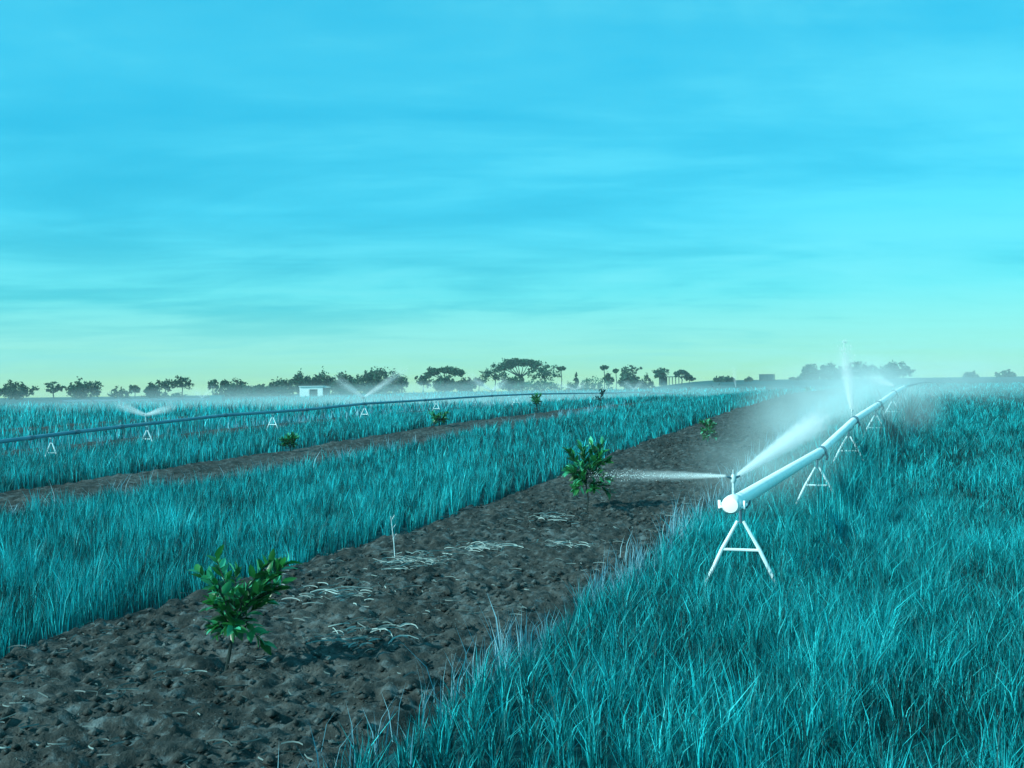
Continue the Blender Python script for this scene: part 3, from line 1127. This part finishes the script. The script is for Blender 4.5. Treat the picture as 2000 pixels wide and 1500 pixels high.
def tree(style, px, top, wpx, dist, mat, label, seed, n=700, crown=None, bottom=None, name=None):
    rd = np.random.default_rng(seed)
    p = at_depth(px, 750, dist)
    gz = h1(p.x, p.y)
    base = Vector((p.x, p.y, gz))
    ht = max(0.8, at_depth(px, top, dist).z-gz)
    W = wpx*dist/2000
    names = {'umbrella': 'umbrella_tree', 'dense': 'leafy_tree', 'lolly': 'slender_tree', 'palm': 'palm_tree', 'conifer': 'conifer_tree', 'bush': 'bush', 'open': 'gum_tree'}
    root = empty(name or names[style], base)
    tag(root, label, 'bush' if style == 'bush' else 'tree', 'bushes beyond the field' if style == 'bush' else 'trees beyond the field')
    tr = MB()
    bl = []
    r = 0.02*ht+0.04
    if style == 'umbrella':
        nl = 9
        tr.tube([(0, 0, -.2), (0.05*W, 0, ht*.35), (0, 0, ht*.5)], [r*1.5, r*1.2, r], 7)
        for i in range(nl):
            a = (i+rd.random()*.6)/nl*2-1
            x_ = a*W*.42
            z_ = ht*(0.88-0.20*a*a)+rd.normal(0, .02*ht)
            y_ = rd.normal(0, W*.15)
            bl.append((x_, y_, z_, W*.11*(0.8+.5*rd.random()), W*.12, ht*.085*(0.8+.5*rd.random()), 1))
            tr.tube([(0, 0, ht*.42), (x_*.5, y_*.5, ht*.6), (x_, y_, z_)], [r*.7, r*.5, r*.2], 5)
    elif style == 'dense':
        nb_ = 9
        tr.tube([(0, 0, -.2), (0.02*W, 0, ht*.5), (0, 0, ht*.8)], [r*1.4, r, r*.3], 7)
        lo = bottom if bottom is not None else 0.12
        for i in range(nb_):
            a = (i+.5)/nb_*2-1
            zt = ht*(0.93-0.26*a*a-0.14*rd.random())
            zb = ht*(lo+0.12*rd.random()+0.1*abs(a))
            bl.append((a*W*.43, rd.normal(0, W*.12), (zt+zb)/2, W*.16, W*.2, (zt-zb)*.55, 1+0.6*(1-abs(a))))
            if i % 2 == 0:
                tr.tube([(0, 0, ht*.25), (a*W*.2, 0, ht*.4), (a*W*.4, 0, (zt+zb)/2)], [r*.6, r*.4, r*.15], 5)
    elif style == 'open':
        nb_ = 8
        tr.tube([(0, 0, -.2), (-0.03*W, 0, ht*.35), (0.02*W, 0, ht*.7)], [r*1.3, r, r*.4], 7)
        for i in range(nb_):
            a = rd.uniform(-1, 1)
            z_ = ht*rd.uniform(.5, .9)
            x_ = a*W*.4
            bl.append((x_, rd.normal(0, W*.12), z_, W*.15, W*.15, ht*.10, 1))
            tr.tube([(0, 0, ht*.35), (x_*.6, 0, z_*.8), (x_, 0, z_)], [r*.5, r*.35, r*.15], 5)
        bl.append((0, 0, ht*.90, W*.2, W*.2, ht*.10, 1.4))
    elif style == 'lolly':
        tr.tube([(0, 0, -.2), (0.04*W, 0, ht*.4), (0, 0, ht*.9)], [r, r*.8, r*.4], 6)
        cz = crown or 0.78
        for i in range(5):
            a = i/2-1
            bl.append((a*W*.33, rd.normal(0, W*.1), ht*(cz+0.05*rd.normal()-0.05*a*a), W*.22, W*.25, ht*(1-cz)*.75, 1))
            tr.tube([(0, 0, ht*.5), (a*W*.3, 0, ht*cz)], [r*.5, r*.2], 5)
    elif style == 'palm':
        tr.tube([(0, 0, -.2), (0.15, 0, ht*.5), (0, 0, ht*.95)], [r*.8, r*.7, r*.6], 6)
        for i in range(7):
            a = i*0.9
            bl.append((math.cos(a)*W*.3, math.sin(a)*W*.3, ht*(.95+.04*math.sin(i*2.1)), W*.22, W*.22, ht*.035, 1))
    elif style == 'conifer':
        tr.tube([(0, 0, -.2), (0, 0, ht*.95)], [r, r*.2], 6)
        for i in range(6):
            t = i/5
            bl.append((0, 0, ht*(.15+.8*t), W*.5*(1-t*.9), W*.5*(1-t*.9), ht*.10, 1-t*.7))
    else:  # bush
        tr.tube([(0, 0, -.2), (0, 0, ht*.6)], [r, r*.4], 6)
        for i in range(7):
            a = i/3-1
            zt = ht*(0.85-.3*a*a+.15*rd.random())
            bl.append((a*W*.42, rd.normal(0, W*.1), zt*.5, W*.17, W*.2, zt*.5, 1))
    tr.build('trunk', M['bark'], root, True)
    s = max(0.16, 0.0011*dist)*(0.9 if style != 'dense' else 1.05)
    W_ = 1.12 if style == 'dense' else 1.0
    gr = {'dense': 1.34, 'lolly': 1.5, 'umbrella': 1.35, 'open': 1.35, 'bush': 1.25, 'palm': 1.4, 'conifer': 1.15}[style]
    bl = [(b[0]*W_, b[1], b[2]-(gr-1)*b[5]*0.7, b[3]*gr, b[4]*gr, b[5]*gr, b[6]) for b in bl]
    v, f, t = leaves(bl, int(n*1.9), s, rd)
    link('crown', np_mesh('crown', v, f, 4, {'tint': t}), M[mat], root)
    return root


TREES = [
    # style, px, top, width, distance, foliage, label
    ('dense', 30, 741, 60, 170, 'gum', 'broad dark tree, farthest left of all in the picture'),
    ('open', 105, 746, 50, 172, 'gum', 'loose tree between the two broad trees at the far left edge'),
    ('dense', 165, 738, 56, 170, 'gum', 'second broad tree in from the left edge of the picture'),
    ('bush', 235, 755, 34, 175, 'gum', 'pale low bush left of the lollipop tree pair'),
    ('lolly', 263, 752, 18, 172, 'gum', 'small tree with low crown above pale scrub at the left'),
    ('dense', 296, 747, 23, 168, 'gum', 'narrow dense tree touching the ground left of two rounded crowns'),
    ('lolly', 322, 739, 32, 170, 'gum', 'left one of two rounded dark crowns on bare trunks'),
    ('lolly', 355, 737, 33, 170, 'gum', 'right one of two rounded dark crowns on bare trunks'),
    ('lolly', 415, 743, 17, 172, 'gum', 'small lone round crown right of the white water burst'),
    ('lolly', 439, 741, 15, 176, 'gum', 'little knob-topped tree above the dark thicket left of the shed'),
    ('bush', 430, 752, 26, 170, 'gum', 'low dark bush beneath the small lone round crown'),
    ('dense', 464, 741, 46, 172, 'gum', 'bulky peaked dark tree midway between left trees and shed'),
    ('dense', 509, 749, 32, 172, 'gum', 'low dark round tree right of the bulky peaked one'),
    ('dense', 547, 740, 42, 178, 'gum', 'shaggy dark tree just left of the white shed'),
    ('dense', 588, 725, 44, 196, 'gum', 'tall dark tree rising behind the white shed roof'),
    ('dense', 632, 724, 46, 198, 'gum', 'tall dark tree behind the right end of the white shed'),
    ('dense', 674, 726, 42, 190, 'gum', 'dark tree between the shed trees and the huge domed tree'),
    ('dense', 738, 720, 90, 188, 'gum', 'huge domed dark tree behind the tall water fan'),
    ('lolly', 785, 742, 20, 190, 'gum', 'small tree in the gap right of the huge domed tree'),
    ('lolly', 826, 734, 24, 195, 'gum', 'thin tree above the white water burst'),
    ('bush', 486, 757, 40, 168, 'gum', 'low dark undergrowth right of the bulky peaked tree'),
    ('bush', 540, 756, 50, 169, 'gum', 'low dark undergrowth left of the white shed'),
    ('bush', 655, 752, 52, 180, 'gum', 'low dark undergrowth right of the white shed'),
    ('bush', 700, 748, 60, 182, 'gum', 'low scrub at the left foot of the huge domed tree'),
    ('bush', 762, 750, 48, 182, 'gum', 'low scrub at the right foot of the huge domed tree'),
    ('bush', 322, 764, 70, 176, 'gum', 'pale scrub between the trunks of the two rounded crowns'),
    ('umbrella', 868, 715, 82, 205, 'olive', 'flat-topped umbrella tree with gaps under its canopy'),
    ('dense', 868, 732, 40, 200, 'gum', 'rounded dark tree nestled under the flat-topped canopy'),
    ('dense', 909, 738, 34, 205, 'gum', 'low rounded tree right of the flat-topped umbrella tree'),
    ('lolly', 935, 736, 22, 210, 'olive', 'thin pale tree left of the tallest spreading tree'),
    ('umbrella', 1017, 698, 112, 215, 'gum', 'tallest spreading umbrella tree with grey upper canopy'),
    ('lolly', 966, 719, 46, 208, 'gum', 'leaning dark crown at the left shoulder of the tallest tree'),
    ('lolly', 1062, 712, 54, 208, 'gum', 'dark crown at the right shoulder of the tallest tree'),
    ('dense', 1002, 731, 44, 204, 'olive', 'green rounded shrub under the left of the tallest tree'),
    ('bush', 1050, 738, 76, 202, 'green', 'bright green scrub under the right of the tallest tree'),
    ('palm', 1096, 717, 15, 230, 'olive', 'thin palm just right of the tallest tree'),
    ('conifer', 1126, 727, 13, 235, 'olive', 'small pointed conifer at the left end of the green hedge'),
    ('bush', 1128, 738, 50, 232, 'olive', 'sloping olive bush around the pointed conifer'),
    ('bush', 1162, 731, 52, 226, 'green', 'bright green hedge bush right of the pointed conifer'),
    ('palm', 1180, 715, 14, 240, 'olive', 'faint tall palm with flat top above the green hedge'),
    ('lolly', 1188, 730, 18, 240, 'olive', 'small round tree at the right end of the green hedge'),
    ('palm', 1203, 722, 9, 250, 'olive', 'short thin palm left of the two-tiered tree'),
    ('open', 1231, 713, 40, 260, 'olive', 'two-tiered tree with ragged crown right of the thin palms'),
    ('dense', 1229, 727, 36, 255, 'gum', 'dark lower tree under the two-tiered ragged crown'),
    ('bush', 1263, 731, 24, 262, 'olive', 'little dark bush right of the two-tiered tree'),
    ('lolly', 1291, 717, 25, 262, 'gum', 'solitary mushroom-shaped tree above the post shed'),
    ('umbrella', 1331, 722, 30, 268, 'gum', 'windswept small umbrella tree right of the mushroom-shaped one'),
    ('lolly', 1346, 731, 18, 270, 'gum', 'lower tree at the right foot of the windswept umbrella tree'),
    ('bush', 1408, 733, 28, 300, 'gum', 'low pale mound of scrub on the horizon'),
    ('bush', 1424, 736, 20, 300, 'gum', 'flat dark scrub patch at the right of the pale mound'),
    ('bush', 1462, 736, 12, 305, 'gum', 'tiny scrub knob left of the slatted shelter'),
    ('bush', 1562, 735, 36, 318, 'gum', 'low scrub line left of the misty trees'),
    ('dense', 1584, 709, 30, 320, 'gum', 'dark round tree left of the upright water plume'),
    ('dense', 1620, 711, 52, 322, 'gum', 'misty tree just left of the upright water plume'),
    ('dense', 1681, 702, 52, 326, 'gum', 'misty tree just right of the upright water plume'),
    ('dense', 1746, 707, 58, 328, 'gum', 'fading misty tree above the far end of the bright pipe'),
    ('bush', 1895, 725, 24, 330, 'gum', 'small faded bush on the right horizon'),
    ('bush', 1965, 723, 36, 330, 'gum', 'pale bush at the right edge of the horizon'),
]
for i, t in enumerate(TREES):
    nl = 1100 if t[0] == 'dense' else (900 if t[0] == 'umbrella' else 420)
    if t[2] and t[3] > 75:
        nl = int(nl*1.9)
    tree(*t, seed=100+i, n=nl)


# ------------------------------------------------------------------ far buildings and fence
def place_box(px0, px1, py0, dist):
    a = at_depth(px0, 750, dist)
    b = at_depth(px1, 750, dist)
    top = at_depth((px0+px1)/2, py0, dist).z
    cx = (a.x+b.x)/2
    g = h1(cx, dist)
    return Vector((cx, dist, g)), abs(b.x-a.x), top-g


base, w, h = place_box(585, 630, 755, 160)
sh = empty('shed', base)
tag(sh, 'white shed with dark open doorway below the far trees', 'shed')
wl = MB()
dw = w*0.36
dx = w*0.10
wl.box(((-w/2+dx-dw/2)/2, 0, h/2-0.15), (w/2+dx-dw/2, 0.15, h+0.3))
wl.box(((dx+dw/2+w/2)/2, 0, h/2-0.15), (w/2-dx-dw/2, 0.15, h+0.3))
wl.box((dx, 0, h*0.86), (dw, 0.15, h*0.28))
wl.box((-w/2+0.075, 1.5, h/2-0.15), (0.15, 2.84, h+0.3))
wl.box((w/2-0.075, 1.5, h/2-0.15), (0.15, 2.84, h+0.3))
wl.box((0, 3.0, h/2-0.15), (w, 0.15, h+0.3))
wl.build('wall', M['white_wall'], sh)
MB().box((0, 1.5, h+0.05), (w+0.2, 3.5, 0.1)).build('roof', M['shed_roof'], sh)
MB().box((dx, 0.35, h*0.36-0.05), (dw, 0.06, h*0.72)).build('doorway_shade', M['shed_dark'], sh)  # dark sheet standing in for the shade inside the open doorway
lt = MB()
lt.box((w/2+0.42, 0.4, h*0.42), (0.8, 0.08, h*0.84))
lt.box((w/2+0.84, 1.0, h*0.42), (0.06, 1.1, h*0.84))
ltn = lt.build('lean_to', M['shed_dark'], sh)
MB().box((w/2+0.5, 0.9, h*0.93), (0.98, 1.4, 0.09)).build('lean_to_roof', M['shed_roof'], ltn)

base, w, h = place_box(1485, 1513, 731, 310)
sh = empty('slatted_shelter', base)
tag(sh, 'dark slatted box-shaped shelter standing on the right horizon', 'shelter')
h = max(h, 1.2)
sl_ = MB()
n = 16
for i in range(n):
    sl_.box((-w/2+w*(i+.5)/n, 0, h*0.52), (w/n*0.8, 0.08, h*0.86))
sl_.box((0, 1.4, h*0.5), (w, 0.08, h*0.92))
sl_.build('slat_wall', M['slat'], sh)
MB().box((0, 0.7, h*1.0), (w+0.15, 1.8, 0.12)).build('roof', M['slat'], sh)
for x_ in (-w/2, 0, w/2):
    MB().box((x_, -0.08, h*0.45), (0.12, 0.07, h*1.0)).build('post', M['shed_dark'], sh)

base, w, h = place_box(1288, 1326, 736, 275)
sh = empty('open_shed', base)
tag(sh, 'low open post shed under the solitary mushroom-shaped tree', 'shed')
h = max(h, 1.3)
MB().box((0, 0.8, h), (w+0.3, 2.4, 0.22)).build('roof', M['slat'], sh)
for i in range(7):
    MB().box((-w/2+w*i/6, 0, h/2), (0.2, 0.2, h-0.24)).build('post', M['shed_dark'], sh)
MB().box((-w*.25, 1.7, h*.5), (w*.4, 0.08, h*.9)).build('back_wall', M['slat'], sh)

fy = 88.0
a = at_depth(120, 790, fy)
b = at_depth(416, 790, fy)
fz = h1((a.x+b.x)/2, fy)
fe = empty('picket_fence', ((a.x+b.x)/2, fy, fz))
tag(fe, 'low dark fence line with close pickets in the far left field', 'fence')
fl = b.x-a.x
MB().box((0, 0, 0.62), (fl, 0.06, 0.16)).build('rail', M['dark_pipe'], fe)
pk = MB()
npk = int(fl/0.27)
for i in range(npk):
    pk.box((-fl/2+fl*(i+.5)/npk+random.uniform(-.05, .05), 0.05, 0.27), (0.10, 0.03, 0.54+random.uniform(-.1, .0)))
pk.build('pickets', M['dark_pipe'], fe)
for i in range(6):
    MB().box((-fl/2+fl*i/5, -0.07, 0.33), (0.1, 0.07, 0.74)).build('post', M['coupling'], fe)

ty = 82.0
p = at_depth(425, 796, ty)
tz = h1(p.x, ty)
tk = empty('water_tank', (p.x, ty, tz))
tag(tk, 'teal box-shaped tank at the right end of the low dark fence', 'tank')
MB().box((0, 0, 0.55), (0.95, 0.8, 0.62)).build('body', M['teal'], tk)
MB().box((0, 0, 0.885), (1.02, 0.87, 0.045)).build('lid', M['teal'], tk)
for sx in (-1, 1):
    for sy in (-1, 1):
        MB().box((sx*0.38, sy*0.3, 0.115), (0.1, 0.1, 0.235)).build('leg', M['shed_dark'], tk)


# ------------------------------------------------------------------ mist and haze
def mist(name, loc, rot, scale, dens, label, nscale=1.6):
    m, k, out = new_mat(name+'_vapour')
    tc = k.node('ShaderNodeTexCoord')
    ln = k.node('ShaderNodeVectorMath', operation='LENGTH')
    k.l.new(tc.outputs['Object'], ln.inputs[0])
    f = k.ramp(ln.outputs['Value'], [(0.0, 1.0), (0.5, 0.42), (0.98, 0.0)], 'EASE')
    nz = k.noise(tc.outputs['Object'], nscale, 3, 0.55)
    nz = k.ramp(nz, [(0.35, 0.25), (0.65, 1.0)])
    v = k.node('ShaderNodeVolumePrincipled')
    v.inputs['Color'].default_value = (0.80, 1.0, 1.0, 1)
    k.l.new(k.math('MULTIPLY', k.math('MULTIPLY', f, nz), dens), v.inputs['Density'])
    k.l.new(v.outputs[0], out.inputs['Volume'])
    V, Fc = [], []
    nu_, nv_ = 24, 12
    for i in range(nv_+1):
        th = math.pi*i/nv_
        for j in range(nu_):
            ph = 2*math.pi*j/nu_
            V.append((math.sin(th)*math.cos(ph), math.sin(th)*math.sin(ph), math.cos(th)))
    for i in range(nv_):
        for j in range(nu_):
            a_, b_ = i*nu_+j, i*nu_+(j+1) % nu_
            Fc.append((a_, a_+nu_, b_+nu_, b_))
    me = bpy.data.meshes.new(name)
    me.from_pydata(V, [], Fc)
    me.validate()
    o = link(name, me, m)
    o.location = loc
    o.rotation_euler = (0, 0, rot)
    o.scale = scale
    tag(o, label, 'mist', kind='stuff')
    return o


mist('mist', (7.3, 22.5, 1.1), R(-21), (2.3, 10.5, 1.3), 0.34, 'white drifting spray mist round the second sprinkler of the bright pipe')
mist('mist', (3.3, 13.0, 0.6), R(-21), (1.1, 4.6, 0.75), 0.26, 'thin blue spray veil over wet soil beside the bright pipe')
mist('mist', (-3.0, 62, 0.8), R(-60), (7, 34, 1.3), 0.16, 'thin low spray veil behind the far dark pipe')
mist('mist', (15.5, 37, 1.3), R(-21), (5, 16, 1.7), 0.09, 'faint spray veil over the grass right of the far end of the bright pipe')

mist('mist', (-24, 75, 0.7), R(-75), (10, 36, 1.5), 0.035, 'pale spray veil over the far left field before the trees')
hz, k, out = new_mat('air_haze')
v = k.node('ShaderNodeVolumePrincipled')
v.inputs['Color'].default_value = (0.62, 0.93, 0.95, 1)
v.inputs['Density'].default_value = 0.0005
k.l.new(v.outputs[0], out.inputs['Volume'])
hb = MB().box((0, 400, 14.5), (1900, 1000, 33)).build('haze', hz)
tag(hb, 'thin pale air haze over the whole field', 'haze', kind='stuff')
